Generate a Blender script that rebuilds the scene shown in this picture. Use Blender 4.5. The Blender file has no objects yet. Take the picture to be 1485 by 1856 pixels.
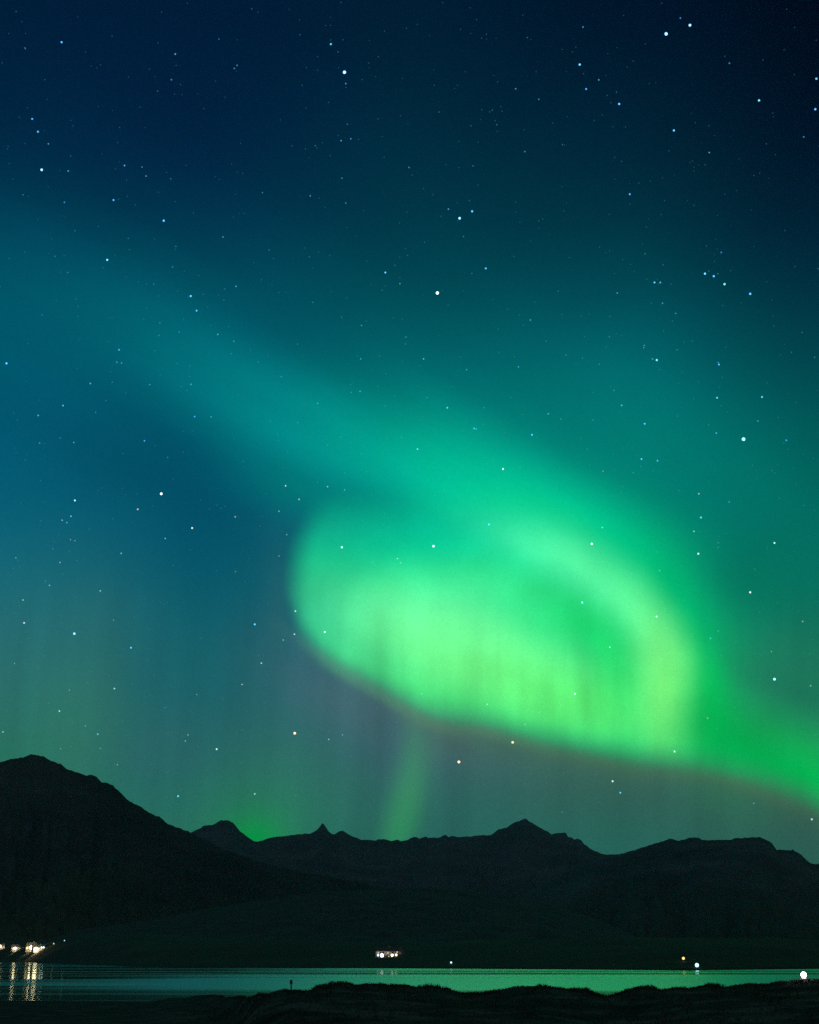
import bpy, math, random
import numpy as np
from mathutils import Vector

# ------------------------------------------------------------------ camera
scn = bpy.context.scene
col = scn.collection
FPX, CX, CY = 2600.0, 742.5, 928.0          # focal length and centre of the survey photograph, in its pixels
EYE = 5.0                                   # eye above the water
PXR = FPX * (1 + (809.0 / FPX) ** 2)         # photograph pixels per radian near the horizon
TH = math.atan(809.0 / FPX)                 # camera pitch: the true horizon lies 809 px under the centre
cam_d = bpy.data.cameras.new('camera')
cam = bpy.data.objects.new('camera', cam_d); col.objects.link(cam)
cam.location = (0, 0, EYE); cam.rotation_euler = (math.pi / 2 + TH, 0, 0)
cam_d.sensor_fit = 'VERTICAL'; cam_d.sensor_height = 36.0; cam_d.lens = FPX / 1856.0 * 36.0
cam_d.clip_start = 0.1; cam_d.clip_end = 200000.0
scn.camera = cam
scn.render.engine = 'CYCLES'
scn.view_settings.view_transform = 'Standard'; scn.view_settings.look = 'None'
scn.view_settings.exposure = 0.0; scn.view_settings.gamma = 1.0
scn.cycles.use_denoising = False            # a long exposure at high ISO keeps its grain
scn.cycles.max_bounces = 4; scn.cycles.diffuse_bounces = 2; scn.cycles.glossy_bounces = 2
scn.cycles.volume_bounces = 0; scn.cycles.transparent_max_bounces = 12
scn.cycles.sample_clamp_indirect = 1.5; scn.cycles.sample_clamp_direct = 6.0; scn.cycles.light_sampling_threshold = 0.0

def look(x, y):
    """unit direction in the world of a point of the photograph"""
    dx, dy = (x - CX) / FPX, (CY - y) / FPX
    v = Vector((dx, math.cos(TH) - dy * math.sin(TH), math.sin(TH) + dy * math.cos(TH)))
    return v.normalized()

def azel(x, y):
    v = look(x, y)
    return math.atan2(v.x, v.y), v.z / math.hypot(v.x, v.y)

# ------------------------------------------------------------------ sky: night air and the northern lights
# a star chart: stereographic about a fixed point of the sky (due north, 16 degrees up)
E0 = math.radians(16.0)
CH_X = Vector((1, 0, 0)); CH_F = Vector((0, math.cos(E0), math.sin(E0))); CH_U = Vector((0, -math.sin(E0), math.cos(E0)))
CHS = 2 * FPX / 1000.0
def chart(x, y):
    v = look(x, y); k = CHS / (1 + v.dot(CH_F))
    return v.dot(CH_X) * k, v.dot(CH_U) * k
def lin(c):
    return tuple(((v / 255.0) / 12.92 if v <= 10.3 else ((v / 255.0 + 0.055) / 1.055) ** 2.4) for v in c)

world = bpy.data.worlds.new('World'); scn.world = world; world.use_nodes = True
nt = world.node_tree; N = nt.nodes; K = nt.links; N.clear()
def node(t, **kw):
    n = N.new(t)
    for k, v in kw.items(): setattr(n, k, v)
    return n
def put(n, i, v):
    if isinstance(v, bpy.types.NodeSocket): K.new(v, n.inputs[i])
    else: n.inputs[i].default_value = v
def M(op, a, b=None, c=None, clamp=False):
    n = node('ShaderNodeMath', operation=op, use_clamp=clamp)
    put(n, 0, a)
    if b is not None: put(n, 1, b)
    if c is not None: put(n, 2, c)
    return n.outputs[0]
def sstep(x, lo, hi):
    n = node('ShaderNodeMapRange', interpolation_type='SMOOTHSTEP')
    put(n, 0, x); put(n, 1, lo); put(n, 2, hi); put(n, 3, 0.0); put(n, 4, 1.0)
    return n.outputs[0]
def mix(f, a, b):
    n = node('ShaderNodeMix', data_type='RGBA')
    put(n, 0, f)
    for i, v in ((6, a), (7, b)):
        if isinstance(v, tuple): v = tuple(v)[:3] + (1.0,)
        put(n, i, v)
    return n.outputs[2]
def vdot(v, w):
    n = node('ShaderNodeVectorMath', operation='DOT_PRODUCT'); put(n, 0, v); put(n, 1, w)
    return n.outputs['Value']
geo = node('ShaderNodeTexCoord').outputs['Generated']
nrm = node('ShaderNodeVectorMath', operation='NORMALIZE'); put(nrm, 0, geo); DIR = nrm.outputs[0]
den = M('DIVIDE', CHS, M('MAXIMUM', M('ADD', vdot(DIR, tuple(CH_F)), 1.0), 0.02))
SA = M('MULTIPLY', vdot(DIR, tuple(CH_X)), den)
SB = M('MULTIPLY', vdot(DIR, tuple(CH_U)), den)
cmb = node('ShaderNodeCombineXYZ'); put(cmb, 0, SA); put(cmb, 1, SB)
# slow folds of the air bend every shape a little
wob = node('ShaderNodeTexNoise'); put(wob, 'Vector', cmb.outputs[0]); put(wob, 'Scale', 3.0); put(wob, 'Detail', 1.5)
wv = node('ShaderNodeVectorMath', operation='SUBTRACT'); put(wv, 0, wob.outputs['Color']); put(wv, 1, (0.5, 0.5, 0.5))
ws = node('ShaderNodeVectorMath', operation='MULTIPLY_ADD'); put(ws, 0, wv.outputs[0]); put(ws, 1, (0.05, 0.05, 0.0)); put(ws, 2, cmb.outputs[0])
AB = ws.outputs[0]
sep = node('ShaderNodeSeparateXYZ'); put(sep, 0, AB); A, B = sep.outputs[0], sep.outputs[1]

def column(stops, x):
    r = node('ShaderNodeValToRGB'); cr = r.color_ramp; cr.interpolation = 'B_SPLINE'
    pts = sorted(((chart(x, y)[1] + 1.05) / 2.3, lin(c)) for y, c in stops)
    while len(cr.elements) > 1: cr.elements.remove(cr.elements[-1])
    cr.elements[0].position = pts[0][0]; cr.elements[0].color = pts[0][1] + (1,)
    for p, c in pts[1:]:
        e = cr.elements.new(p); e.color = c + (1,)
    put(r, 0, M('DIVIDE', M('ADD', B, 1.05), 2.3))
    return r.outputs[0]
COLS = [
 (0,   [(0,(0,27,55)),(200,(0,35,66)),(350,(0,50,78)),(480,(0,74,96)),(600,(0,90,110)),(750,(0,86,112)),(900,(2,94,120)),(1030,(15,106,124)),(1120,(36,112,122)),(1230,(48,118,115)),(1350,(46,126,104)),(1480,(44,130,100)),(1750,(40,118,95))]),
 (370, [(0,(0,26,54)),(200,(0,30,62)),(330,(0,40,70)),(450,(0,60,84)),(560,(0,80,98)),(700,(0,84,106)),(850,(0,78,102)),(1000,(2,86,110)),(1130,(14,98,110)),(1250,(28,102,110)),(1350,(38,105,108)),(1450,(44,118,106)),(1550,(45,124,104)),(1750,(40,115,95))]),
 (750, [(0,(0,26,50)),(200,(0,36,58)),(400,(0,54,72)),(550,(0,74,86)),(680,(0,92,104)),(800,(0,112,116)),(950,(0,112,116)),(1250,(60,102,120)),(1350,(60,105,110)),(1450,(48,110,104)),(1550,(44,115,102)),(1750,(40,110,95))]),
 (1110,[(0,(0,16,40)),(200,(0,30,52)),(400,(0,48,65)),(540,(0,74,86)),(650,(0,96,106)),(760,(0,116,116)),(880,(0,126,118)),(1000,(0,130,112)),(1200,(20,140,100)),(1390,(64,104,92)),(1480,(46,106,95)),(1560,(44,115,102)),(1750,(40,108,95))]),
 (1485,[(0,(0,5,22)),(200,(0,13,34)),(350,(0,24,46)),(480,(0,40,60)),(600,(0,60,72)),(730,(0,82,86)),(850,(0,96,90)),(1000,(3,108,94)),(1120,(14,116,92)),(1230,(28,124,94)),(1330,(30,124,92)),(1460,(62,102,86)),(1540,(48,102,90)),(1640,(45,104,95)),(1750,(40,104,95))]),
]
acc = column(COLS[0][1], COLS[0][0])
for (x0, _), (x1, st) in zip(COLS, COLS[1:]):
    a0, a1 = chart(x0, 900)[0], chart(x1, 900)[0]
    acc = mix(sstep(A, a0 - 0.02, a1 + 0.02), acc, column(st, x1))

def glow(x, y, sx, sy, rot):
    """soft elliptical weight round a point of the sky; spreads in thousandths of a chart unit"""
    a, b = chart(x, y); a2 = chart(x + 4, y)[0]; k = (a2 - a) / 4.0
    mp = node('ShaderNodeMapping', vector_type='TEXTURE')
    put(mp, 0, AB); put(mp, 1, (a, b, 0)); put(mp, 2, (0, 0, -math.radians(rot))); put(mp, 3, (sx * k, sy * k, 1))
    return M('POWER', 0.6065, vdot(mp.outputs[0], mp.outputs[0]))
def brush(acc, x, y, sx, sy, rot, c, w):
    return mix(M('MULTIPLY', glow(x, y, sx, sy, rot), w), acc, lin(c))
def curve(x, pts):
    """a smooth function of one chart coordinate through points"""
    pts = sorted(pts); x0, x1 = pts[0][0], pts[-1][0]; ys = [p[1] for p in pts]; y0, y1 = min(ys), max(ys)
    fc = node('ShaderNodeFloatCurve'); cu = fc.mapping.curves[0]
    q = [((p[0] - x0) / (x1 - x0), (p[1] - y0) / (y1 - y0)) for p in pts]
    cu.points[0].location = q[0]; cu.points[1].location = q[-1]
    for p in q[1:-1]: cu.points.new(*p)
    fc.mapping.update()
    put(fc, 'Factor', 1.0)
    put(fc, 'Value', M('DIVIDE', M('SUBTRACT', x, x0), x1 - x0, clamp=True))
    return M('MULTIPLY_ADD', fc.outputs[0], y1 - y0, y0)

# the faint broad veil and the upper arc of the aurora, from the left down to the bright hook
for b in [
 (100, 560, 260, 95, 12, (0,92,112), .2), (280, 640, 180, 70, 25, (0,102,116), .45),
 (1150, 860, 280, 110, 25, (0,134,122), .45),
 (340, 850, 120, 60, 25, (0,70,98), .3),
 (430, 708, 140, 54, 29, (0,122,132), .7), (560, 784, 130, 56, 28, (0,140,144), .8),
 (700, 834, 130, 58, 25, (0,156,148), .8), (830, 888, 135, 70, 28, (0,196,158), .9),
 (960, 948, 125, 60, 28, (0,220,166), .85), (1080, 1010, 120, 60, 35, (0,218,150), .82),
 (1180, 1085, 105, 64, 48, (0,210,130), .68), (1255, 1190, 130, 50, 72, (0,200,108), .7),
 (620, 905, 110, 30, 14, (0,126,122), .6),
 # purple-grey air under the curtain, brownish at its very border
 (640, 1270, 110, 42, 28, (70,105,122), .65), (770, 1320, 120, 35, 20, (80,112,112), .7),
 (940, 1364, 140, 18, 10, (72,110,98), .5), (1150, 1394, 150, 15, 8, (70,112,94), .4),
 (1370, 1436, 120, 15, 20, (68,110,90), .4), (500, 1130, 18, 80, 0, (46,106,116), .4),
 # single far rays and the glow behind the valley
 (749, 1352, 24, 55, 11, (70,134,114), .6), (736, 1420, 22, 55, 11, (66,150,108), .7), (720, 1500, 22, 55, 11, (54,156,100), .8),
 (700, 1330, 28, 60, 0, (58,98,112), .5),
 (500, 1410, 90, 90, 0, (52,124,106), .45), (472, 1490, 75, 60, 0, (40,142,96), .55), (458, 1522, 36, 34, 0, (0,168,72), .95),
 (100, 1250, 110, 150, 0, (48,119,116), .3), (150, 1345, 70, 80, 0, (54,130,104), .5),
 (262, 1260, 50, 150, 0, (26,99,112), .35), (280, 1350, 60, 40, 0, (50,106,108), .5), (175, 1250, 40, 120, 0, (54,122,116), .3),
 (1420, 1220, 70, 55, 0, (36,130,98), .45), (1370, 1060, 60, 60, 0, (0,114,90), .5)]:
    acc = brush(acc, *b)

# the folded curtain itself, painted whole and then cut by its own borders
cur = lin((18, 214, 122)) + (1.0,)
for b in [
 (600, 975, 170, 50, 0, (0,172,134), .95), (850, 965, 190, 45, 8, (0,212,160), .9),
 (590, 1020, 90, 30, 0, (0,196,138), .8),
 (575, 1112, 60, 36, 10, (66,208,148), .8), (720, 1112, 110, 34, 4, (74,226,158), .8), (860, 1075, 110, 34, 4, (70,234,158), .65),
 (800, 1145, 115, 38, 10, (108,250,164), .85), (850, 1175, 160, 50, 15, (112,255,160), .85),
 (910, 1225, 140, 48, 12, (118,255,140), .85), (1050, 1270, 130, 48, 8, (92,242,112), .75),
 (650, 1185, 70, 26, 30, (84,222,142), .7), (800, 1275, 120, 22, 20, (74,214,116), .6),
 (1000, 1120, 90, 40, 25, (46,228,132), .6), (1085, 1146, 80, 32, 42, (24,212,108), .85), (1130, 1230, 40, 50, 0, (40,215,100), .5),
 (980, 1002, 90, 27, 25, (62,232,160), .8), (1080, 1034, 88, 32, 32, (86,244,162), .9), (1160, 1088, 75, 31, 50, (98,250,156), .92),
 (1208, 1168, 75, 28, 74, (112,255,150), .92), (1214, 1250, 75, 32, 90, (128,255,130), .95),
 (545, 1115, 75, 85, 0, (42,190,140), .7), (1300, 1230, 36, 110, 0, (0,196,92), .95), (1330, 1330, 60, 50, 20, (0,186,84), .8),
 (1400, 1350, 110, 60, 20, (0,172,78), .9), (1480, 1410, 90, 50, 20, (0,186,82), .9)]:
    cur = brush(cur, *b)
# upright rays in it
rn = node('ShaderNodeTexNoise'); rc = node('ShaderNodeCombineXYZ')
put(rc, 0, M('MULTIPLY', A, 15.0)); put(rc, 1, M('MULTIPLY', B, 2.2)); put(rn, 'Vector', rc.outputs[0]); put(rn, 'Scale', 1.0); put(rn, 'Detail', 2.0)
ray = M('MULTIPLY_ADD', M('MULTIPLY', M('SUBTRACT', rn.outputs[0], 0.5), glow(1010, 1255, 260, 75, 8)), 0.75, 1.14)
pn = node('ShaderNodeTexNoise'); put(pn, 'Vector', AB); put(pn, 'Scale', 7.0); put(pn, 'Detail', 2.0)
ray = M('MULTIPLY', ray, M('MULTIPLY_ADD', pn.outputs[0], .5, .75))
sc_ = node('ShaderNodeVectorMath', operation='SCALE'); put(sc_, 0, cur); put(sc_, 'Scale', ray); cur = sc_.outputs[0]
low = curve(A, [chart(*p) for p in [(440,1040),(500,1090),(545,1158),(600,1205),(700,1262),(800,1306),(930,1340),(1100,1370),(1250,1392),(1350,1418),(1485,1472),(1700,1580)]])
lef = curve(B, [chart(*p)[::-1] for p in [(600,860),(572,900),(542,950),(522,1000),(513,1060),(518,1110),(535,1160),(560,1220),(560,1500)]])
top = curve(A, [chart(*p) for p in [(400,945),(560,938),(700,930),(850,915),(940,915),(1010,935),(1100,1005),(1190,1068),(1255,1140),(1300,1215),(1345,1275),(1420,1310),(1485,1340),(1700,1450)]])
m = M('MULTIPLY', sstep(M('SUBTRACT', B, low), -0.02, 0.055), sstep(M('SUBTRACT', A, lef), -0.012, 0.055))
m = M('MULTIPLY', m, sstep(M('SUBTRACT', top, B), -0.06, 0.085))
acc = mix(m, acc, cur)
# nitrogen fringe along its lower border
for b in [(626, 1212, 70, 9, 33, (92,146,126), .45), (740, 1283, 80, 9, 27, (94,134,112), .5), (880, 1332, 85, 9, 14, (96,130,102), .45),
          (1060, 1374, 100, 9, 9, (84,126,92), .3), (1240, 1402, 100, 9, 9, (80,122,88), .28), (1400, 1448, 90, 9, 22, (82,120,86), .3)]:
    acc = brush(acc, *b)

# faint upright rays through the whole low sky, and threads along the upper arc
def streaks(fa, fb, ca, sa, seed):
    x = M('ADD', M('MULTIPLY', A, ca), M('MULTIPLY', B, sa)); y = M('SUBTRACT', M('MULTIPLY', B, ca), M('MULTIPLY', A, sa))
    c_ = node('ShaderNodeCombineXYZ'); put(c_, 0, M('MULTIPLY_ADD', x, fa, seed)); put(c_, 1, M('MULTIPLY', y, fb))
    n_ = node('ShaderNodeTexNoise'); put(n_, 'Vector', c_.outputs[0]); put(n_, 'Scale', 1.0); put(n_, 'Detail', 2.5)
    return M('SUBTRACT', n_.outputs[0], 0.5)
s1 = M('MULTIPLY', streaks(16.0, .9, 1.0, -.06, 3.0), sstep(B, chart(742, 950)[1], chart(742, 1200)[1]))
s2 = M('MULTIPLY', streaks(9.0, 1.1, .5, .87, 9.0), glow(560, 740, 560, 200, 27))
sv = node('ShaderNodeVectorMath', operation='SCALE'); put(sv, 0, acc); put(sv, 'Scale', M('ADD', M('MULTIPLY', s1, .42), M('MULTIPLY_ADD', s2, .5, 1.0)))
acc = sv.outputs[0]


# fine uneven grain of the airglow
gr = node('ShaderNodeTexNoise'); put(gr, 'Vector', DIR); put(gr, 'Scale', 420.0); put(gr, 'Detail', 2.0); put(gr, 'Roughness', 0.8)
grain = M('MULTIPLY_ADD', gr.outputs[0], 0.16, 0.92)
big = node('ShaderNodeTexNoise'); put(big, 'Vector', cmb.outputs[0]); put(big, 'Scale', 5.0); put(big, 'Detail', 3.0)
mott = M('MULTIPLY_ADD', big.outputs[0], 0.14, 0.93)
# southern half of the sky, behind the photographer: unseen pale glow added to light the mountains
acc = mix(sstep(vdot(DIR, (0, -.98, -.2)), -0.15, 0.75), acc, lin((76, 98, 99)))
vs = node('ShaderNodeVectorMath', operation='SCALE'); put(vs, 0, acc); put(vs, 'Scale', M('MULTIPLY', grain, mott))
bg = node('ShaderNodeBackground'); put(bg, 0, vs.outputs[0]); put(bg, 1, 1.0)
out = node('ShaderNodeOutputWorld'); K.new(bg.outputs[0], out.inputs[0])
world.cycles.sampling_method = 'MANUAL'; world.cycles.sample_map_resolution = 512

# ------------------------------------------------------------------ helpers
rng = np.random.default_rng(7)
def mat(name, c=(.05,.05,.05), rough=.9, spec=.3):
    m = bpy.data.materials.new(name); m.use_nodes = True
    p = m.node_tree.nodes['Principled BSDF']
    p.inputs['Base Color'].default_value = tuple(c) + (1,); p.inputs['Roughness'].default_value = rough
    p.inputs['Specular IOR Level'].default_value = spec
    return m
def noise_col(m, stops, scale, detail=6.0, stretch=(1, 1, 1), bump=0.0, dist=1.0):
    """base colour from noise in object space"""
    t = m.node_tree; p = t.nodes['Principled BSDF']
    tc = t.nodes.new('ShaderNodeTexCoord'); mp = t.nodes.new('ShaderNodeMapping'); mp.inputs['Scale'].default_value = stretch
    n = t.nodes.new('ShaderNodeTexNoise'); n.inputs['Scale'].default_value = scale; n.inputs['Detail'].default_value = detail; n.inputs['Roughness'].default_value = .65
    r = t.nodes.new('ShaderNodeValToRGB'); cr = r.color_ramp
    while len(cr.elements) > 1: cr.elements.remove(cr.elements[-1])
    cr.elements[0].position = stops[0][0]; cr.elements[0].color = tuple(stops[0][1]) + (1,)
    for q, c in stops[1:]:
        e = cr.elements.new(q); e.color = tuple(c) + (1,)
    t.links.new(tc.outputs['Object'], mp.inputs[0]); t.links.new(mp.outputs[0], n.inputs['Vector'])
    t.links.new(n.outputs['Fac'], r.inputs[0]); t.links.new(r.outputs[0], p.inputs['Base Color'])
    if bump:
        b = t.nodes.new('ShaderNodeBump'); b.inputs['Strength'].default_value = bump; b.inputs['Distance'].default_value = dist
        t.links.new(n.outputs['Fac'], b.inputs['Height']); t.links.new(b.outputs[0], p.inputs['Normal'])
    return m
def emit(name, c, s):
    m = bpy.data.materials.new(name); m.use_nodes = True; t = m.node_tree; t.nodes.clear()
    e = t.nodes.new('ShaderNodeEmission'); e.inputs[0].default_value = tuple(c) + (1,); e.inputs[1].default_value = s
    o = t.nodes.new('ShaderNodeOutputMaterial'); t.links.new(e.outputs[0], o.inputs[0])
    return m
def obj(name, v, f, m, parent=None, smooth=False):
    me = bpy.data.meshes.new(name); me.from_pydata([tuple(map(float, q)) for q in v], [], [tuple(map(int, q)) for q in f])
    me.materials.append(m)
    if smooth: me.polygons.foreach_set('use_smooth', [True] * len(me.polygons))
    me.update()
    o = bpy.data.objects.new(name, me); col.objects.link(o)
    if parent: o.parent = parent
    return o
def tag(o, label=None, cat=None, group=None, kind=None):
    for k, v in (('label', label), ('category', cat), ('group', group), ('kind', kind)):
        if v: o[k] = v
    return o
def empty(name, loc, rz=0.0):
    o = bpy.data.objects.new(name, None); col.objects.link(o); o.location = loc; o.rotation_euler = (0, 0, rz); o.empty_display_size = .3
    return o
def hashn(ix, iy, seed):
    h = (ix.astype(np.int64) * 374761393 + iy.astype(np.int64) * 668265263 + seed * 1442695041) & 0xffffffff
    h = ((h ^ (h >> 13)) * 1274126177) & 0xffffffff
    return ((h ^ (h >> 16)) & 0xffff) / 65535.0
def vnoise(x, y, seed=0):
    x0 = np.floor(x); y0 = np.floor(y); fx = x - x0; fy = y - y0
    fx = fx * fx * fx * (fx * (fx * 6 - 15) + 10); fy = fy * fy * fy * (fy * (fy * 6 - 15) + 10)
    a = hashn(x0, y0, seed); b = hashn(x0 + 1, y0, seed); c = hashn(x0, y0 + 1, seed); d = hashn(x0 + 1, y0 + 1, seed)
    return (a * (1 - fx) + b * fx) * (1 - fy) + (c * (1 - fx) + d * fx) * fy
def fbm(x, y, o=5, seed=0, g=.5):
    x = np.asarray(x, float); y = np.asarray(y, float)
    s = 0; a = 1; t = 0
    for i in range(o):
        s = s + a * (vnoise(x, y, seed + i * 17) * 2 - 1); t += a; a *= g; x = x * 2.03 + 11.3; y = y * 2.03 + 5.7
    return s / t
def ss(x, a, b):
    t = np.clip((np.asarray(x, float) - a) / (b - a), 0, 1); return t * t * (3 - 2 * t)
def table(pts, xs):
    """(azimuth, tangent of elevation) along an outline read from the photograph"""
    q = [azel(x, y) for x, y in pts]
    a = [p[0] for p in q]; e = [p[1] for p in q]
    return np.interp(xs, a, e)
def grid_faces(ni, nj, wrap=False):
    f = []
    for i in range(ni if wrap else ni - 1):
        i2 = (i + 1) % ni
        for j in range(nj - 1):
            f.append((i * nj + j, i2 * nj + j, i2 * nj + j + 1, i * nj + j + 1))
    return f

# ------------------------------------------------------------------ far shore and mountains
AZ0, AZ1 = math.radians(-30), math.radians(30)
SHORE = [(-900,1741),(-200,1742),(0,1743),(60,1745),(150,1749),(250,1752),(400,1754),(700,1755),(1000,1757),(1250,1759),(1400,1757),(1485,1756),(1800,1752),(2300,1746)]
def shore_r(az):
    az = np.asarray(az, float)
    e = -table(SHORE, az)
    return EYE / np.maximum(e, .0012)
def plain_z(az, r):
    az = np.asarray(az, float); r = np.asarray(r, float)
    t = r - shore_r(az)
    cap = 22 + 26 * (1 - ss(az, -.27, -.07))
    z = np.where(t > 0, cap * np.tanh(.047 * t / cap), .03 * t)
    k = ss(t, 2, 120)
    x = r * np.sin(az); y = r * np.cos(az)
    z = z + k * (fbm(x / 160, y / 160, 5, 3) * np.minimum(7, .05 * np.maximum(t, 0)))
    return z + 1.2 * ss(t, -3, 3) * (.6 + .5 * fbm(x / 18, y / 18, 3, 9))

heath = noise_col(mat('heath', rough=.95, spec=.1), [(.3, (.045,.056,.048)), (.5, (.08,.097,.078)), (.7, (.135,.145,.12))], .02, 8, (1, 1, 1), .6, 3)
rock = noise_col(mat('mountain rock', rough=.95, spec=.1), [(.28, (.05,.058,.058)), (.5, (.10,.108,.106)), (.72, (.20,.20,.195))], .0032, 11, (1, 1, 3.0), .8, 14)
def lower_green(m):
    # grass and heath climb the lower slopes, bare rock above
    t = m.node_tree; p = t.nodes['Principled BSDF']; src = p.inputs['Base Color'].links[0].from_socket
    tc = t.nodes.new('ShaderNodeTexCoord'); sp = t.nodes.new('ShaderNodeSeparateXYZ'); t.links.new(tc.outputs['Object'], sp.inputs[0])
    n = t.nodes.new('ShaderNodeTexNoise'); n.inputs['Scale'].default_value = .004; n.inputs['Detail'].default_value = 6; t.links.new(tc.outputs['Object'], n.inputs['Vector'])
    a = t.nodes.new('ShaderNodeMath'); a.operation = 'MULTIPLY_ADD'; a.inputs[1].default_value = 420; t.links.new(n.outputs['Fac'], a.inputs[0]); t.links.new(sp.outputs[2], a.inputs[2])
    r = t.nodes.new('ShaderNodeMapRange'); r.interpolation_type = 'SMOOTHSTEP'; r.inputs[1].default_value = 190; r.inputs[2].default_value = 520; t.links.new(a.outputs[0], r.inputs[0])
    mx = t.nodes.new('ShaderNodeMix'); mx.data_type = 'RGBA'; mx.inputs[6].default_value = (.07, .10, .055, 1)
    t.links.new(r.outputs[0], mx.inputs[0]); t.links.new(src, mx.inputs[7]); t.links.new(mx.outputs[2], p.inputs['Base Color'])
lower_green(rock)
rock_near = noise_col(mat('overgrown rock darkened for depth', rough=.95, spec=.1), [(.28, (.032,.038,.037)), (.5, (.062,.07,.067)), (.72, (.12,.125,.12))], .0032, 11, (1, 1, 3.0), .8, 14)  # rock colour darkened so the near slope stands out from the hazier ridges
rock_far = noise_col(mat('rock paled for haze', rough=.95, spec=.1), [(.28, (.08,.085,.088)), (.5, (.13,.135,.14)), (.72, (.21,.21,.215))], .0032, 11, (1, 1, 3.0), .8, 14)  # distance haze put into the rock colour: paler than the nearer slopes
lower_green(rock_near)
grassland = noise_col(mat('hay meadow', rough=.95, spec=.1), [(.32, (.06,.08,.05)), (.55, (.075,.105,.055)), (.68, (.12,.17,.075))], .006, 7, (1, .35, 1), .4, 1)

def sheet(name, azs, rows, m, smooth=True):
    """rows: list of (r array, z array) over the azimuths, near to far"""
    n = len(rows); v = np.zeros((len(azs), n, 3))
    for j, (r, z) in enumerate(rows):
        v[:, j, 0] = r * np.sin(azs); v[:, j, 1] = r * np.cos(azs); v[:, j, 2] = z
    return obj(name, v.reshape(-1, 3), grid_faces(len(azs), n), m, smooth=smooth)

azp = np.linspace(AZ0, AZ1, 700)
rs = shore_r(azp); rows = []
for t in np.concatenate([np.array([-60, -12, -4, -1.5, 0, 1.5, 3, 5, 8]), np.geomspace(12, 3200, 100)]):
    rows.append((rs + t, plain_z(azp, rs + t)))
tag(sheet('far_shore', azp, rows, grassland), kind='structure')

def ridge(name, pts, R, m, jag, seed, foot=.42, power=1.7, n=1300, s_n=70, gully=1.0):
    q = [azel(x, y) for x, y in pts]; a0, a1 = q[0][0], q[-1][0]
    az = np.linspace(a0, a1, n)
    el = np.interp(az, [p[0] for p in q], [p[1] for p in q])
    wob = 1 + .06 * fbm(az * 9, az * 0 + seed, 3, seed)
    Rr = R * wob
    el = el + jag / PXR * (fbm(az * 130, az * 0 + 3.3, 4, seed + 5) + .7 * fbm(az * 600, az * 0, 2, seed + 8))
    H = EYE + Rr * el
    r0 = Rr * foot; z0 = -12.0
    rows = []
    edge = ss(az, a0, a0 + .03) * (1 - ss(az, a1 - .03, a1))
    for j in range(s_n):
        s = j / (s_n - 1)
        r = r0 + (Rr - r0) * s
        g = s ** power * .86 + .14 * s
        # gullies run down the face, terraces cross it
        gl = 1 - np.abs(fbm(az * 38 + .5 * fbm(az * 10, az * 0 + s * 3, 2, seed + 2), s * 1.6 + az * 0, 5, seed + 31))
        te = fbm(az * 5, az * 0 + s * 22, 3, seed + 44)
        amp = np.minimum(s * (1 - s) * 4, 1) * H
        z = z0 + (H - z0) * g + amp * gully * (-.065 * (1 - gl) * 2.2 + .022 * te + .03 * fbm(az * 90, az * 0 + s * 14, 4, seed + 71)) * (1 - s ** 6)
        z = np.minimum(z, EYE + r * el * (.55 + .45 * s) if s < 1 else z)
        rows.append((r, z))
    for d, k in ((.012, .985), (.05, .93), (.14, .80), (.3, .5), (.5, -.05)):
        rows.append((Rr * (1 + d), H * k))
    return tag(sheet(name, az, rows, m), kind='structure')

left_pts = [(-900,1520),(-600,1470),(-400,1420),(-250,1432),(-120,1402),(-60,1392),(0,1381),(20,1376),(40,1373),(57,1367),(76,1370),(95,1380),(110,1384),(123,1394),(140,1400),(150,1403),(158,1406),(165,1404),(175,1408),(184,1418),(195,1420),(205,1424),(215,1434),(235,1453),(241,1456),(255,1463),(275,1475),(290,1481),(305,1493),(320,1499),(340,1506),(360,1517),(404,1539),(448,1554),(498,1569),(547,1580),(640,1598),(760,1622),(900,1660),(1000,1700)]
far_pts = [(-300,1560),(100,1545),(250,1525),(347,1508),(360,1503),(370,1497),(385,1495),(395,1490),(402,1487),(415,1487),(422,1491),(430,1500),(437,1508),(450,1518),(460,1525),(470,1525),(480,1521),(500,1517),(524,1514),(547,1511),(564,1510),(574,1505),(581,1497),(584,1492),(586,1492),(591,1499),(596,1507),(603,1512),(608,1511),(615,1506),(620,1505),(626,1508),(637,1515),(645,1519),(655,1522),(682,1524),(687,1521),(699,1520),(709,1524),(721,1522),(727,1525),(739,1523),(748,1518),(756,1517),(760,1520),(764,1518),(771,1516),(776,1519),(796,1518),(803,1514),(808,1513),(813,1517),(822,1514),(827,1517),(857,1516),(864,1514),(884,1514),(894,1511),(904,1503),(921,1499),(933,1490),(945,1487),(953,1484),(959,1488),(983,1502),(1000,1512),(1008,1510),(1026,1509),(1030,1518),(1038,1519),(1041,1522),(1046,1521),(1054,1523),(1058,1529),(1073,1540),(1089,1547),(1101,1549),(1180,1556),(1300,1565),(1485,1590),(1900,1620)]
right_pts = [(640,1720),(800,1672),(900,1640),(990,1600),(1060,1562),(1089,1549),(1101,1549),(1121,1548),(1132,1546),(1152,1540),(1176,1532),(1192,1527),(1215,1520),(1231,1524),(1251,1518),(1266,1518),(1274,1522),(1322,1522),(1333,1519),(1377,1517),(1393,1524),(1400,1529),(1408,1540),(1438,1541),(1452,1549),(1467,1563),(1477,1566),(1485,1565),(1540,1562),(1650,1535),(1800,1560),(2000,1540),(2500,1600)]
hill_pts = [(120,1690),(260,1668),(420,1640),(560,1618),(700,1610),(800,1608),(900,1620),(1000,1642),(1090,1668),(1170,1706),(1230,1738),(1260,1752)]
ridge('far_mountain', far_pts, 7200, rock_far, 1.3, 11, foot=.5)
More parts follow.
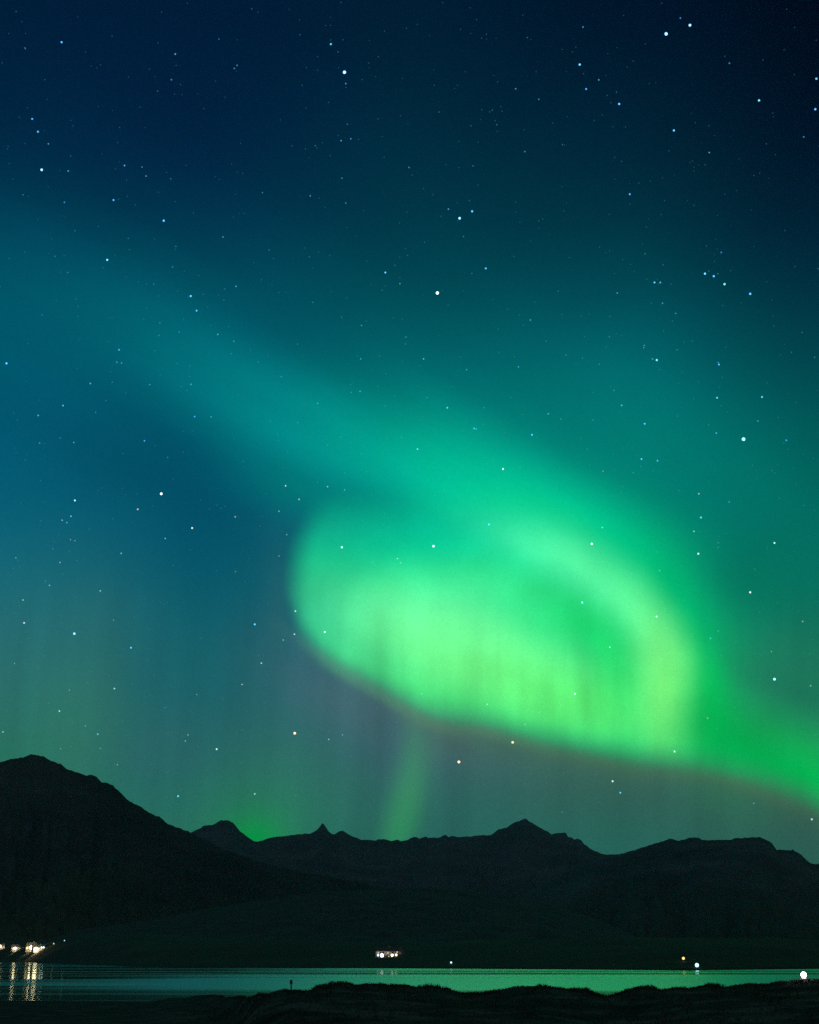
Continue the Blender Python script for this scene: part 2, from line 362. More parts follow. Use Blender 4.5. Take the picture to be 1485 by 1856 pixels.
ridge('left_mountain', left_pts, 4700, rock_near, 1.6, 23, foot=.72, power=1.5, gully=1.5)
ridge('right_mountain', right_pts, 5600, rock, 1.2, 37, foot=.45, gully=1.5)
ridge('foothill', hill_pts, 2900, heath, 1.2, 53, foot=.55, power=1.2, gully=.5)

# ------------------------------------------------------------------ water
def ring(name, rad, z, m, n=96):
    v = [(0, 0, z)] + [(rad * math.sin(2 * math.pi * i / n), rad * math.cos(2 * math.pi * i / n), z) for i in range(n)]
    return obj(name, v, [(0, 1 + (i + 1) % n, 1 + i) for i in range(n)], m)
wm = bpy.data.materials.new('fjord water'); wm.use_nodes = True
t = wm.node_tree; t.nodes.clear()
p = t.nodes.new('ShaderNodeBsdfGlossy'); p.distribution = 'MULTI_GGX'; p.inputs['Color'].default_value = (.78, .95, .83, 1)
o_ = t.nodes.new('ShaderNodeOutputMaterial'); t.links.new(p.outputs[0], o_.inputs[0])
tc = t.nodes.new('ShaderNodeTexCoord'); sp = t.nodes.new('ShaderNodeSeparateXYZ'); t.links.new(tc.outputs['Object'], sp.inputs[0])
def wnode(k, *ins, **kw):
    n = t.nodes.new(k)
    for a, b in kw.items(): setattr(n, a, b)
    for i_, q in enumerate(ins):
        if isinstance(q, bpy.types.NodeSocket): t.links.new(q, n.inputs[i_])
        elif q is not None: n.inputs[i_].default_value = q
    return n
def wnoise(sx, sy, det):
    mp = wnode('ShaderNodeMapping', tc.outputs['Object']); mp.inputs['Scale'].default_value = (sx, sy, 1)
    n = wnode('ShaderNodeTexNoise', mp.outputs[0]); n.inputs['Scale'].default_value = 1.0; n.inputs['Detail'].default_value = det
    return n.outputs['Fac']
# ripple belts and calm slicks lie across the fjord
yy = wnode('ShaderNodeMath', wnoise(.003, .002, 2), 100.0, sp.outputs[1], operation='MULTIPLY_ADD').outputs[0]
yl = wnode('ShaderNodeMapRange', wnode('ShaderNodeMath', yy, 2.718, operation='LOGARITHM').outputs[0], math.log(200), math.log(2850), 0.0, 1.0).outputs[0]
rp = t.nodes.new('ShaderNodeValToRGB'); rp.color_ramp.interpolation = 'EASE'
BELTS = [(150, .11), (188, .15), (208, .31), (300, .33), (311, .19), (322, .32), (348, .30), (366, .13), (392, .11), (412, .22), (446, .12), (480, .21), (700, .17), (1000, .19), (1900, .18)]
el_ = rp.color_ramp.elements
while len(el_) > 1: el_.remove(el_[-1])
for q, (d_, v_) in enumerate(BELTS):
    e_ = el_[0] if q == 0 else el_.new(0.5)
    e_.position = (math.log(d_ * 1.49) - math.log(200)) / (math.log(2850) - math.log(200)); e_.color = (v_, v_, v_, 1)
t.links.new(yl, rp.inputs[0])
# on the left, in the lee of the big slope, the water lies calmer with a few streaks of breeze
lee = wnode('ShaderNodeMapRange', sp.outputs[0], -105.0, -8.0, 1.0, 0.0, interpolation_type='SMOOTHSTEP').outputs[0]
stk = wnode('ShaderNodeMapRange', wnoise(.0025, .021, 2), .42, .64, .05, .20, interpolation_type='SMOOTHSTEP').outputs[0]
mxw = wnode('ShaderNodeMix', lee, None, rp.outputs[0], stk, data_type='FLOAT')
fin = wnode('ShaderNodeMath', wnoise(.009, .085, 3), .10, mxw.outputs[0], operation='MULTIPLY_ADD').outputs[0]
fi2 = wnode('ShaderNodeMath', fin, .05, operation='SUBTRACT', use_clamp=True).outputs[0]
t.links.new(fi2, p.inputs['Roughness'])
tag(ring('water', 14000, 0.0, wm), kind='structure')
tag(ring('seabed', 14500, -14.0, mat('seabed mud', (.03,.03,.028))), kind='structure')

# ------------------------------------------------------------------ near shore
CREST = [(-60,1815),(0,1814),(300,1815),(320,1812),(331,1811),(347,1806),(370,1803),(402,1804),(410,1808),(428,1807),(455,1808),(463,1803),(488,1801),(501,1796),(515,1794),(531,1795),(552,1796),(565,1794),(569,1791),(590,1787),(604,1783),(622,1781),(633,1783),(644,1786),(671,1783),(690,1784),(703,1786),(736,1785),(752,1789),(785,1788),(817,1793.5),(839,1799.5),(858,1801),(879,1799),(898,1796),(925,1790),(944,1788),(965,1789.5),(982,1787.6),(1019,1791),(1041,1794),(1065,1795.5),(1070,1799),(1079,1804),(1089,1807.5),(1111,1805),(1125,1801.6),(1134,1796),(1138,1793),(1152,1789.5),(1174,1787.6),(1187,1789.5),(1198,1794),(1225,1789.5),(1247,1792),(1268,1788),(1284,1786),(1314,1789.5),(1333,1786),(1362,1783),(1389,1785),(1403,1780.6),(1430,1778),(1443,1778.7),(1462,1776),(1485,1774.7),(1560,1778),(1700,1785)]
aL, aR = azel(300, 1815)[0], azel(470, 1803)[0]
def crest(az):
    az = np.asarray(az, float)
    k = ss(az, aL, aR)
    R = (EYE / (77.0 / PXR)) * (1 - k) + 62.0 * k + k * 5 * fbm(az * 14, az * 0 + 8.8, 3, 77)
    el = table(CREST, az)
    out = np.abs(az) > math.radians(20)
    R = np.where(out, np.minimum(R / np.maximum(np.cos(az) / math.cos(math.radians(20)), .018), 3500), R)
    return R, EYE + R * el, k
def land_z(az, r):
    az = np.asarray(az, float); r = np.asarray(r, float)
    R, zc, k = crest(az); s = r / R
    x = r * np.sin(az); y = r * np.cos(az)
    lump = fbm(x / 7, y / 7, 5, 101)
    az_l = np.linspace(-math.pi, math.pi, 721); Rl, zl, _ = crest(az_l)
    zs = np.interp(az, az_l, np.convolve(np.pad(zl, 4, 'edge'), np.ones(9) / 9, 'valid'))
    zc = zs + (zc - zs) * ss(s, .80, .97)
    base = 3.4 + (zc - 3.4) * np.clip(s, 0, 1) - .34 * k * np.sin(np.pi * np.clip(s, 0, 1)) ** 2
    zi = base + (.25 * k + .06) * lump * np.clip((1 - s) * 6, 0, 1) * ss(r, 2, 14) + .05 * fbm(x / 1.6, y / 1.6, 3, 5) * np.clip((1 - s) * 30, 0, 1)
    d = np.maximum(r - R, 0)
    zo = zc - d * (.03 * (1 - k) + .16 * k) - .15 * ss(d, 0, 6) * k
    zo = np.where(np.abs(az) > 2.0, 3.4 + zi * 0, zo)
    return np.where(s <= 1, zi, np.maximum(zo, -6))
fr = np.linspace(math.radians(-20), math.radians(20), 1100)
side = np.radians(np.linspace(20, 340, 100))[1:-1]
azs = np.concatenate([fr, np.where(side > math.pi, side, side)])
azw = np.where(azs > math.pi, azs - 2 * math.pi, azs)
Rc, zcr, kk = crest(azw)
rows = []
for s in np.concatenate([[0.004], np.geomspace(.05, .45, 14), np.linspace(.46, .996, 150), [1.0]]):
    rows.append((Rc * s, land_z(azw, Rc * s * .99999)))
for d in (.4, 1, 2, 4, 8, 16, 32, 60): rows.append((Rc + d, land_z(azw, Rc + d)))
v = np.zeros((len(azw), len(rows), 3))
for j, (r, z) in enumerate(rows): v[:, j] = np.stack([r * np.sin(azw), r * np.cos(azw), z], 1)
turf = noise_col(mat('dark turf', rough=.97, spec=.1), [(.36, (.018,.020,.013)), (.5, (.058,.062,.042)), (.64, (.18,.165,.115))], .45, 9, (1, 1, 1), .7, .15)
tag(obj('near_shore', v.reshape(-1, 3), grid_faces(len(azw), len(rows), True), turf, smooth=True), kind='structure')

# grass growing over the near shore, densest along its crest
def grass(n=60000):
    az = rng.uniform(math.radians(-18), math.radians(18), n)
    R, zc, k = crest(az)
    s = np.where(rng.random(n) < .55, 1 - np.abs(rng.normal(0, .035, n)), rng.uniform(.42, 1.0, n))
    s = np.minimum(s, 1.02)
    r = R * s; z = land_z(az, r)
    keep = rng.random(n) < (.35 + .65 * ss(fbm(az * 150, r / 6, 3, 61), -.3, .3))
    az, r, z, k = az[keep], r[keep], z[keep], k[keep]; n = len(az)
    h = rng.uniform(.05, .15, n) * (.5 + .5 * k) * (.6 + .8 * ss(fbm(az * 90, r / 9, 3, 5), -.4, .5)); w = rng.uniform(.012, .028, n)
    th = rng.uniform(0, math.pi, n); le = rng.uniform(-.1, .1, (n, 2))
    c = np.stack([r * np.sin(az), r * np.cos(az), z - .02], 1)
    d = np.stack([np.cos(th) * w, np.sin(th) * w, th * 0], 1)
    tip = c + np.stack([le[:, 0], le[:, 1], h], 1)
    v = np.stack([c - d, c + d, tip], 1).reshape(-1, 3)
    return obj('grass', v, np.arange(3 * n).reshape(-1, 3), mat('grass blade', (.055,.062,.034), .8, .2))
tag(grass(), kind='stuff')

# ------------------------------------------------------------------ shapes for things
class MB:
    def __init__(s): s.v = []; s.f = []
    def box(s, x0, x1, y0, y1, z0, z1):
        b = len(s.v)
        s.v += [(x0,y0,z0),(x1,y0,z0),(x1,y1,z0),(x0,y1,z0),(x0,y0,z1),(x1,y0,z1),(x1,y1,z1),(x0,y1,z1)]
        s.f += [tuple(b + i for i in q) for q in ((0,3,2,1),(4,5,6,7),(0,1,5,4),(1,2,6,5),(2,3,7,6),(3,0,4,7))]
        return s
    def lathe(s, prof, n=14, c=(0, 0, 0)):
        b = len(s.v)
        for r, z in prof:
            s.v += [(c[0] + r * math.cos(2 * math.pi * i / n), c[1] + r * math.sin(2 * math.pi * i / n), c[2] + z) for i in range(n)]
        for j in range(len(prof) - 1):
            for i in range(n):
                s.f.append((b + j*n + i, b + j*n + (i+1) % n, b + (j+1)*n + (i+1) % n, b + (j+1)*n + i))
        s.f.append(tuple(b + i for i in reversed(range(n)))); s.f.append(tuple(b + (len(prof)-1)*n + i for i in range(n)))
        return s
    def prism(s, poly, y0, y1):
        """polygon in x,z extruded along y"""
        b = len(s.v); n = len(poly)
        s.v += [(x, y0, z) for x, z in poly] + [(x, y1, z) for x, z in poly]
        s.f += [tuple(b + i for i in range(n)), tuple(b + n + i for i in reversed(range(n)))]
        s.f += [(b + i, b + n + i, b + n + (i+1) % n, b + (i+1) % n) for i in range(n)]
        return s
    def ball(s, r, c=(0, 0, 0), n=12, m=8, sq=1.0):
        s.lathe([(max(r * math.sin(math.pi * j / m), 1e-4), -r * sq * math.cos(math.pi * j / m)) for j in range(m + 1)], n, c); return s
    def build(s, name, m, parent=None, smooth=False): return obj(name, s.v, s.f, m, parent, smooth)

M_WALL = noise_col(mat('painted wall', (.62,.6,.55), .8), [(.3, (.55,.53,.48)), (.7, (.68,.66,.6))], .8)
M_ROOF = noise_col(mat('roof sheet', rough=.6), [(.3, (.11,.12,.11)), (.7, (.16,.17,.16))], 1.2)
M_DARK = mat('dark timber', (.05,.045,.04)); M_METAL = mat('galvanised steel', (.25,.26,.27), .5)
M_WIN = emit('lit window', (1, .62, .3), .7); M_WIN.cycles.emission_sampling = 'NONE'
M_CONC = noise_col(mat('concrete', rough=.9), [(.3, (.2,.2,.19)), (.7, (.3,.3,.28))], 2)

def spot(x, y, r):
    """point of the scene seen at a place of the photograph, at horizontal distance r"""
    az, el = azel(x, y); return Vector((r * math.sin(az), r * math.cos(az), EYE + r * el))
def seat(x, r):
    az = azel(x, 1735)[0]; return Vector((r * math.sin(az), r * math.cos(az), float(plain_z(az, r))))

def house(x, r, L, W, H, rise, label, cat='house', turn=0.0, wins=3):
    p = seat(x, r); az = azel(x, 1735)[0]
    e = tag(empty('house', (p.x, p.y, p.z - .1), -az + turn), label, cat, 'houses on the far shore')
    MB().box(-L/2 - .15, L/2 + .15, -W/2 - .15, W/2 + .15, -1.6, .35).build('foundation', M_CONC, e)
    wl = MB().box(-L/2, L/2, -W/2, W/2, .35, H)
    wl.v, wl.f = wl.v, wl.f
    g = MB().box(-L/2, L/2, -W/2, W/2, .352, H)
    for sx in (-1, 1):
        b = len(g.v); xx = sx * L / 2
        g.v += [(xx, -W/2, H), (xx, W/2, H), (xx, 0, H + rise)]; g.f.append((b, b+1, b+2))
    g.build('wall', M_WALL, e)
    ro = MB(); k = .12
    for sy in (-1, 1):
        b = len(ro.v); o = .45; dz = rise * o / (W/2)
        q = [(-L/2 - .4, sy * (W/2 + o), H - dz + .03), (L/2 + .4, sy * (W/2 + o), H - dz + .03), (L/2 + .4, 0, H + rise + .03), (-L/2 - .4, 0, H + rise + .03)]
        ro.v += q + [(a, c, d + k) for a, c, d in q]
        ro.f += [tuple(b + i for i in z) for z in ((0,1,2,3),(4,5,6,7),(0,1,5,4),(1,2,6,5),(2,3,7,6),(3,0,4,7))]
    rf = ro.build('roof', M_ROOF, e)
    MB().box(L*.2, L*.2 + .7, -.35, .35, H + rise - .5, H + rise + .9).build('chimney', M_CONC, rf)
    for i in range(wins):
        cx = -L/2 + L * (i + .5) / wins
        f = MB().box(cx - .62, cx + .62, -W/2 - .05, -W/2 + .02, 1.0, 2.3).build('window', M_DARK, e)
        MB().box(cx - .54, cx + .54, -W/2 - .08, -W/2 - .052, 1.08, 2.22).build('pane', M_WIN if i % 2 == 0 else mat('dark glass', (.02,.02,.02), .1), f)
    cx = -L/2 + L / wins
    MB().box(cx - .45, cx + .45, -W/2 - .06, -W/2 + .02, .36, 2.4).build('door', M_DARK, e)
    return e

def lamp(x, y, r, rad, c, s, label, group=None, base=None, name='lamp_post', cat='lamp'):
    """a lamp on a post whose glowing head is seen at (x, y)"""
    h = spot(x, y, r); az = azel(x, y)[0]
    z0 = float(plain_z(az, r)) if base is None else base
    e = tag(empty(name, (h.x, h.y, z0)), label, cat, group)
    z = max(h.z - z0, rad + .1)
    MB().lathe([(.16, -1.0), (.16, min(.25, z - rad * 1.2)), (.075, min(.3, z - rad)), (.06, z - rad * .9)], 10).build('pole', M_METAL, e, True)
    hd = MB().ball(rad, (0, 0, z), 10, 7).build('lamp_head', emit('lamp glow', c, s), e, True)
    MB().lathe([(rad * .30, z + rad * .985), (rad * .36, z + rad * 1.02), (rad * .1, z + rad * 1.12)], 12).build('cap', M_METAL, hd, True)
    return e

WARM, AMBER, COOL, WHITE = (1, .74, .46), (1, .5, .18), (.55, .9, 1), (1, .93, .9)
def r_for(x, y):
    """distance at which the far shore's ground is seen at a place of the photograph"""
    az, el = azel(x, y); r0 = float(shore_r(az))
    for r in np.arange(r0 + 3, r0 + 2500, 3.0):
        if (float(plain_z(az, r)) - EYE) / r >= el: return float(r)
    return r0 + 400.0
# farmsteads at the foot of the big slope, far left
G = 'lights of the far left farms'
def farm(x, yb, L, W, H, rise, lb, cat, turn, wins, lamps):
    r = r_for(x, yb)
    house(x, r, L, W, H, rise, lb, cat, turn, wins)
    for q in lamps: lamp(q[0], q[1], r - W / 2 - q[2], q[3], q[4], q[5], q[6], G)
farm(27, 1724, 13, 10, 5.4, 4.2, 'floodlit pale farmhouse alone between the left frame edge and the brightest farm cluster', 'house', .15, 3,
     [(27.5, 1719, 8, 1.9, WARM, 50, 'warm yard lamp in front of the lone farmhouse at far left')])
farm(56, 1723.5, 13, 10, 6.0, 5.0, 'floodlit pale farmhouse, left one of the brightest pair across the water', 'house', -.2, 3,
     [(57.5, 1717.5, 8, 2.6, WARM, 60, 'brightest warm yard lamp of the far left farms, left of the pair'),
      (49.5, 1718.5, 4, 1.0, AMBER, 4, 'dim amber lamp left of the brightest farm pair')])
farm(68, 1725, 14, 10, 5.0, 4.0, 'floodlit farm building, right one of the brightest pair across the water', 'farm building', .25, 4,
     [(65.5, 1720.5, 8, 2.5, WARM, 55, 'bright warm yard lamp in front of the farm building, right of the pair'),
      (75.5, 1717, 5, .9, COOL, 3.5, 'small white lamp just right of the lit farm building'),
      (79.5, 1717, 5, .9, COOL, 3.5, 'small white lamp, second to the right of the lit farm building'),
      (97, 1720, 5, .8, (.5,.9,.35), 1.2, 'dim greenish lamp on the meadow right of the left farms'),
      (116, 1721, 5, .7, COOL, 1.2, 'faint outermost lamp on the meadow right of the left farms')])
farm(1, 1721, 12, 9, 6.0, 4.4, 'floodlit farmhouse cut by the left edge of the frame', 'house', 0, 3,
     [(0.5, 1715, 8, 2.1, WARM, 50, 'bright warm yard lamp at the very left edge of the frame')])
# farmhouse behind the middle of the shore
rB = r_for(700, 1735.5)
house(698, rB + 9, 13, 8, 2.9, 2.4, 'white farmhouse with lit front standing alone at the middle of the far shore', turn=.08, wins=4)
house(722, rB + 13, 7, 5, 2.4, 1.6, 'small dim outbuilding just right of the lone middle farmhouse', 'shed', turn=-.3, wins=1)
G = 'lights of the middle farmhouse'
for x, y, dr, rad, c, s, lb in [
 (692.5, 1731.5, 0, 1.15, WHITE, 5, 'brightest white lamp beside the lone middle farmhouse'),
 (685.5, 1731.5, 1, .6, COOL, 3, 'small bluish lamp at the left end of the middle farmhouse'),
 (711, 1731.3, 0, .85, WHITE, 4, 'white lamp at the right end of the middle farmhouse'),
 (718.3, 1732.3, 0, .75, WARM, 3.5, 'small orange lamp, rightmost of the middle farmhouse lights'),
 (705, 1733.5, 0, .3, AMBER, 1.5, 'dim amber lamp between the white lamps of the middle farmhouse')]:
    lamp(x, y, rB + dr, rad, c, s, lb, G)
lamp(818, 1744.5, float(shore_r(azel(818, 1744)[0])) + 25, .5, COOL, 1.6, 'tiny lone cyan lamp low on the far shore right of the middle farmhouse')
lamp(1239, 1737, float(shore_r(azel(1239, 1737)[0])) + 50, .6, (1,.48,.16), 2.5, 'small orange lamp on the far shore, up left of the blue-white one')
lamp(1263.5, 1750, float(shore_r(azel(1263, 1750)[0])) + 6, 0.85, (.42,.85,1), 2.4, 'bright blue-white lamp standing right at the far waterline on the right')
# glaring lamp standing low on the crest of the near shore
aE = azel(1457, 1769)[0]; rE = float(crest(aE)[0]) - 1.2
lamp(1457, 1768.5, rE, .115, (1, .86, .8), 30, 'glaring white lamp low on the near shore crest at the right edge', base=float(land_z(aE, rE)))


# thin marker post on the near crest
a0, _ = azel(528, 1795); Rp = float(crest(a0)[0]) * .985
p = spot(528, 1795, Rp); p.z = float(land_z(a0, Rp)) - .02
px = Rp / PXR
e = tag(empty('marker_post', p, -a0), 'thin dark marker post with a small plate, on the near shore crest against the water', 'post')
zt = EYE + Rp * azel(528, 1776)[1] - p.z
MB().lathe([(.026, -.3), (.024, zt)], 8).build('pole', M_DARK, e, True)
MB().box(-.06, .045, -.045, -.026, zt - 7.5 * px, zt - .01).build('sign_panel', M_DARK, e)

# ------------------------------------------------------------------ stars
STARS = """1207.7,61.4,1;1250.8,45.7,1.5;1233.5,32.7,3;1057,49,3;1051,117,2;1085.6,144.7,3;1062.7,161.3,2.5;1122.5,188.4,2;1221.7,236.4,2;1322.3,114.6,3;1376,182,2;1480,142.7,2;1478,198,2;1457,248,3;1019.6,262,3.5;1285.8,276.6,3;1255.7,292,4;1258,310,4;1367,318,4;1141.7,352,2.5;1179,328.5,4;1258,372,4;1175.7,397,4;1171.8,411.5,4;1423,417.7,4;1087,448,4;1169.5,460,3.5;1307.6,457.5,3;1149,492,4;1143,479,4;1202,480,3.5;1278,496,2;1285,491.5,3.5;1294,500.6,2;1301.4,496,3.5;1313.5,515,1.8;1360,532.6,1.8;1186.5,512,2.5;1197,512,2.8;1216.5,515,3.8;1172.8,506,4;1119,531,3.3;1012,527.7,3.7;1201,549.6,3;1225,568,3.3;1105.5,573.5,4.3;1403,591,3.8;1188.8,150,4;1176.7,151,4.3;1117.6,167,3.6;1253.4,205,4;1401,205,4;1314,102,4;1098,137,4;1134,230,4;1111,229.6,4.3;1044,85,4;1037.6,94,4;1026,130,4;1441,483,4.2;1483,487,3.8;1310,554,3.8;1114.6,324.6,4.2;1204.8,363.5,4.2;1022,382,4.2
600,80,2.3;624.6,131,0.8;627,151.5,3.2;622,72,3.8;613,94,3.5;544,63,3.8;590.6,46,4;596,185.5,3.8;630,225,3.6;618.5,255,3;636,251.5,3;571.7,264,3.7;554,270,3.9;599,282,3.8;620,323,3.3;562.6,355,3.3;627,368,3.3;741.7,303.7,3.3;796,203,3.6;829,154.5,4;882,71,4;956,68,3.5;935,161,3;976.8,180,3.2;892.6,199.7,3.6;908,193,4;900.7,226,3.6;854,228,3.8;951.5,274.7,3.2;857.6,300.7,3.4;867,257.6,4;856,383,2;833.3,395.6,1.5;813,379,3;851,363.6,3.6;840.4,428.6,3.5;880.8,486.5,2.2;855.6,495.6,3.5;716,481,3.5;698.7,494,2.4;725,514,3;793,531,0.8;693,526,3.6;698,518,3.9;672.7,516,4;567,548,3.6;961.6,580,3.2;655.5,590,3.2;619.5,575,3.7;561,465.6,3.6;552,449.5,3.9;566.7,486,3.9;931.6,464.6,3.8;977,400,3.8;984,396.6,3.9;942.8,403,4;738,384,4;840.7,527,3.9;739,463,4;770,439,4;597.6,463,4;779,65,4;853.5,60.6,4;835,53,4.1;730,142,4.1;843.4,130,4.1;972,130,3.9
112,76.4,2.2;45.5,87,3.4;29.6,21,3.8;141.4,30.6,4;293,22,3.9;456.6,16,3.7;468,22,4;318,98,2.8;397,71,3.4;430,118.5,3.2;425,124,3.1;311,144.4,3;286,165,3.6;281,139,4;271,125,4;182.5,117.5,4;175.8,123,3.9;408,176,3.9;390.6,147,3.9;58.6,215.5,2.5;69,238.7,2.3;88,260.6,3.2;75.8,307.7,1.6;124,310,3;226,300,2.7;209.8,306,3.8;257.6,302.7,3.2;265,319,3.3;309.8,324,3.6;206,362.6,2.3;117,366.7,3;42,353,3.7;297,400,1.9;136,418,3.6;232.7,432,3.6;319,446.5,3.4;318,452,3.8;404.4,429.6,3;476,349,3.4;434,386.5,3.9;430,312,3.9;420,297,3.9;436,260,4;194.6,471,2;99.7,464.6,3.4;187,485,3.8;123,494,3.4;229,502,3.8;313,484,3.4;278.8,515,3.6;346,536.7,2;322.6,528,3.8;356.6,563,2.4;428,519,3;407.7,524,3.7;406,544,3.7;488,453,3.7;474,507,4;290,585,3.5;333,579.5,3.8;76.4,570.7,3.7;204,576,3.8;138,542,3.9;4,114,4;217,231,4;132.7,228,4;14,270,4
12,658.6,2;216,634,2.6;212,656.6,3;220.5,658,3;164,695,2.8;203.7,692.6,3.6;271.7,697,3.3;346.5,696.6,3.1;339,707.7,3.8;114.5,735,2.8;69.4,753,2.8;192,726,3.6;173.7,747.5,3.4;353,755,2.8;383,755.6,3.1;72,803,3.1;109.4,793.6,3.4;134,802,3.1;262,799,2.9;304,829,3.6;292.6,895,1.4;136,907,2.4;250,923,2.8;129,935.7,2.8;121.5,947,3;113,943,3.3;348.5,957,2.4;299.7,976,3.2;426.6,936.7,3.3;220,1003,2.9;29,1011,3.3;109,1019.5,3.3;136,980,3.6;128,978,3.7;96,994.6,3.7;83,1053,3.5;90,1061,3.3;182,1071,3;427,1036,3.7;393,1034,4;42,1087.5,3;44,1129,2.6;135,1148.5,1.7;237.7,1174,2.4;462,1131.6,2.2;271,1141,3.8;206,1124,3.7;424,618.5,3.3;395,606,3;419.5,641,3.6;468.7,656,3.5;325,602,3.5;288.6,608,3.6;144.8,615,3.8;280.5,635.7,3.9;47,691,4;45.5,834,3.9;380,922.6,3.9
539.7,623.6,3.5;654,650.5,3;768,650.5,2.8;736,611,3.4;735,623.6,3.6;761.6,663,3.8;748.5,673,3.8;846,670,3.3;940,665,3;990,618.5,3.5;932.7,647,3.9;653,709.4,3.2;637,711,3.4;576,731,3.2;510,682.5,3.5;774,720.5,3.7;811,739,2.6;877.4,739,3.4;859.6,776.4,2.7;863.5,777.5,3.2;876,769,3.9;964.6,788,2.4;994,750,3;757,814,2.5;728,792.6,3.7;912,850,2.5;881.5,841,3.9;540,766,3.5;518,880.5,2.9;594,882,3.2;625,888,3.6;542.4,905,3;506,926.6,3.3;886.5,950.5,2.5;620,992,2;786,990,1.7;720.5,1012.5,3.3;726,1020,3.5;675.4,1019,3.5;535.7,1107.7,2.6;589,1145.5,2.2;534,1149.5,2.7;513.8,1160,3.2;520,969,3.4;506,1007.7,3.5
1104.8,610.5,3.4;1060,610,3.9;1168,626,3.2;1167,630,3.3;1190.7,652.6,1.9;1183,650.6,3.2;1302,657,3.2;1303.4,660.7,2.5;1026,643.4,3.6;1056,649,3.7;1086.5,660,3.4;1196,670,3.8;1227.6,634,3.7;1454,602.6,3.5;1434.7,638.5,3.7;1476.8,647.7,3.5;1414.8,643.4,4;1113,707.4,3.4;1127,734.6,2.7;1300,721,2.5;1381.4,719.5,2.4;1307.6,735.5,3.8;1442.5,729.6,3.8;1017,759.7,3.4;1075.4,761,3.4;1168.8,768,2.4;1123.8,747.6,3.9;1374,763,3;1284.8,770,3.6;1298.5,785,2.9;1348,796,0.4;1425.5,798,2.9;1163,832,2.5;1192,835,2.6;1161.7,845,3.7;1148,856.7,3.6;1184,853.8,3.9;1093,853.8,3.7;1064.7,813.6,3.8;1267,895,3;1322,909.6,3.6;1270.7,938,2.4;1258,963,3;1266,1003.6,2.2;1404,984,2.4;1302,983.7,3.5;1092,956,2.9;1073,985.7,1.9;1360,1073.5,2.2;1368,1033,3.8;1196,1034,3.7;1455,1126.5,3.2;1055.5,1092,1.9;1190.4,1117.6,2.6;1105.5,1173,3;1288,1157,3;1302,1143.8,3.4;1398.5,1181,3.7
108,1288.7,2.8;155,1316,3.3;177.4,1330.7,2.7;5.7,1326.7,3;110,1357,3.6;182,1356.6,3.6;207.7,1248,2.9;126,1250.7,3.5;323,1443,2.2;393,1357.8,2.3;341,1332,3.3;336,1343,3.3;462,1439,2.9;474,1202,2.9;439,1240.6,3.1;534.5,1329,1.3,o;596,1340,3.2;213,1386,3.4;357,1258.8,3.5;299,1282.6,3.7;536.6,1441,3.6;440,1323,3.8;429.5,1330,3.8;26.7,1202.6,3.5
929.5,1345.5,1.5,o;832,1381,1.2,o;1042.4,1257.7,2.2;1404,1231,1.3;1223,1362,2.3;1110.7,1416,2.3;1124.7,1436.8,2.5;1366.5,1456,3.1;1471.7,1485,2.5;883.5,1276.5,3.3;765,1257.7,3.3;952,1313,3.4;1283,1301.6,3.4;1019.4,1472,3.4;977.6,1291,3.6;620.8,1332,3.2;1469.6,1243,3.2"""
sl = []
for q in STARS.replace('\n', ';').split(';'):
    w = q.split(',')
    if len(w) >= 3: sl.append((float(w[0]), float(w[1]), float(w[2]), len(w) > 3))
sl.sort(key=lambda s: s[2])
SD = 60000.0
def ico(r=1.0):
    bm = MB(); bm.ball(r, n=10, m=6); return bm
def star_mat(name, c, s):
    m = bpy.data.materials.new(name); m.use_nodes = True; t = m.node_tree; t.nodes.clear()
    e = t.nodes.new('ShaderNodeEmission'); e.inputs[0].default_value = tuple(c) + (1,); e.inputs[1].default_value = s
    tr = t.nodes.new('ShaderNodeBsdfTransparent'); ad = t.nodes.new('ShaderNodeAddShader'); o = t.nodes.new('ShaderNodeOutputMaterial')
    t.links.new(e.outputs[0], ad.inputs[0]); t.links.new(tr.outputs[0], ad.inputs[1]); t.links.new(ad.outputs[0], o.inputs[0])
    m.cycles.emission_sampling = 'NONE'
    return m
# size in photograph pixels and brightness by magnitude
def srad(mag): return float(np.interp(mag, [.4, .8, 1.0, 1.5, 2, 2.5, 3, 3.5, 4, 4.3], [3.6, 3.2, 3.1, 2.5, 2.05, 1.75, 1.5, 1.35, 1.25, 1.2]))
def slum(mag): return float(np.interp(mag, [.4, 1.5, 2, 2.5, 3, 3.5, 4, 4.3], [1.2, 1.05, .8, .52, .28, .12, .055, .04]))
me_cache = {}
def star_mesh(mag, c, key):
    k = (round(mag * 5), key)
    if k not in me_cache:
        o = ico().build('star', star_mat('starlight', c, slum(mag)), None, True); me_cache[k] = o.data
        bpy.data.objects.remove(o)
    return me_cache[k]
BRIGHT = {(1348,796): 'brightest white star, alone in the teal sky at right', (793,531): 'bright white star near the top middle of the teal sky',
 (625,131): 'bright blue-white star in the dark sky left of the top middle', (1208,61): 'bright blue star near the top right corner, lower of a close pair',
 (1251,46): 'blue-white star near the top right corner, upper of a close pair', (832,1381): 'reddest star, low above the mountains under the curtain border',
 (535,1329): 'pinkish orange star low in the sky left of the curtain', (930,1346): 'orange star just under the lower border of the green curtain',
 (1404,1231): 'white star right of the green curtain near the right edge', (293,895): 'bright white star in the dark blue gap left of the curtain',
 (76,308): 'bright blue-white star high at the left edge', (833,396): 'brighter star of the close pair high in the middle',
 (135,1148): 'pale pinkish star low in the grey-green sky at left', (786,990): 'white star shining through the upper part of the green curtain'}
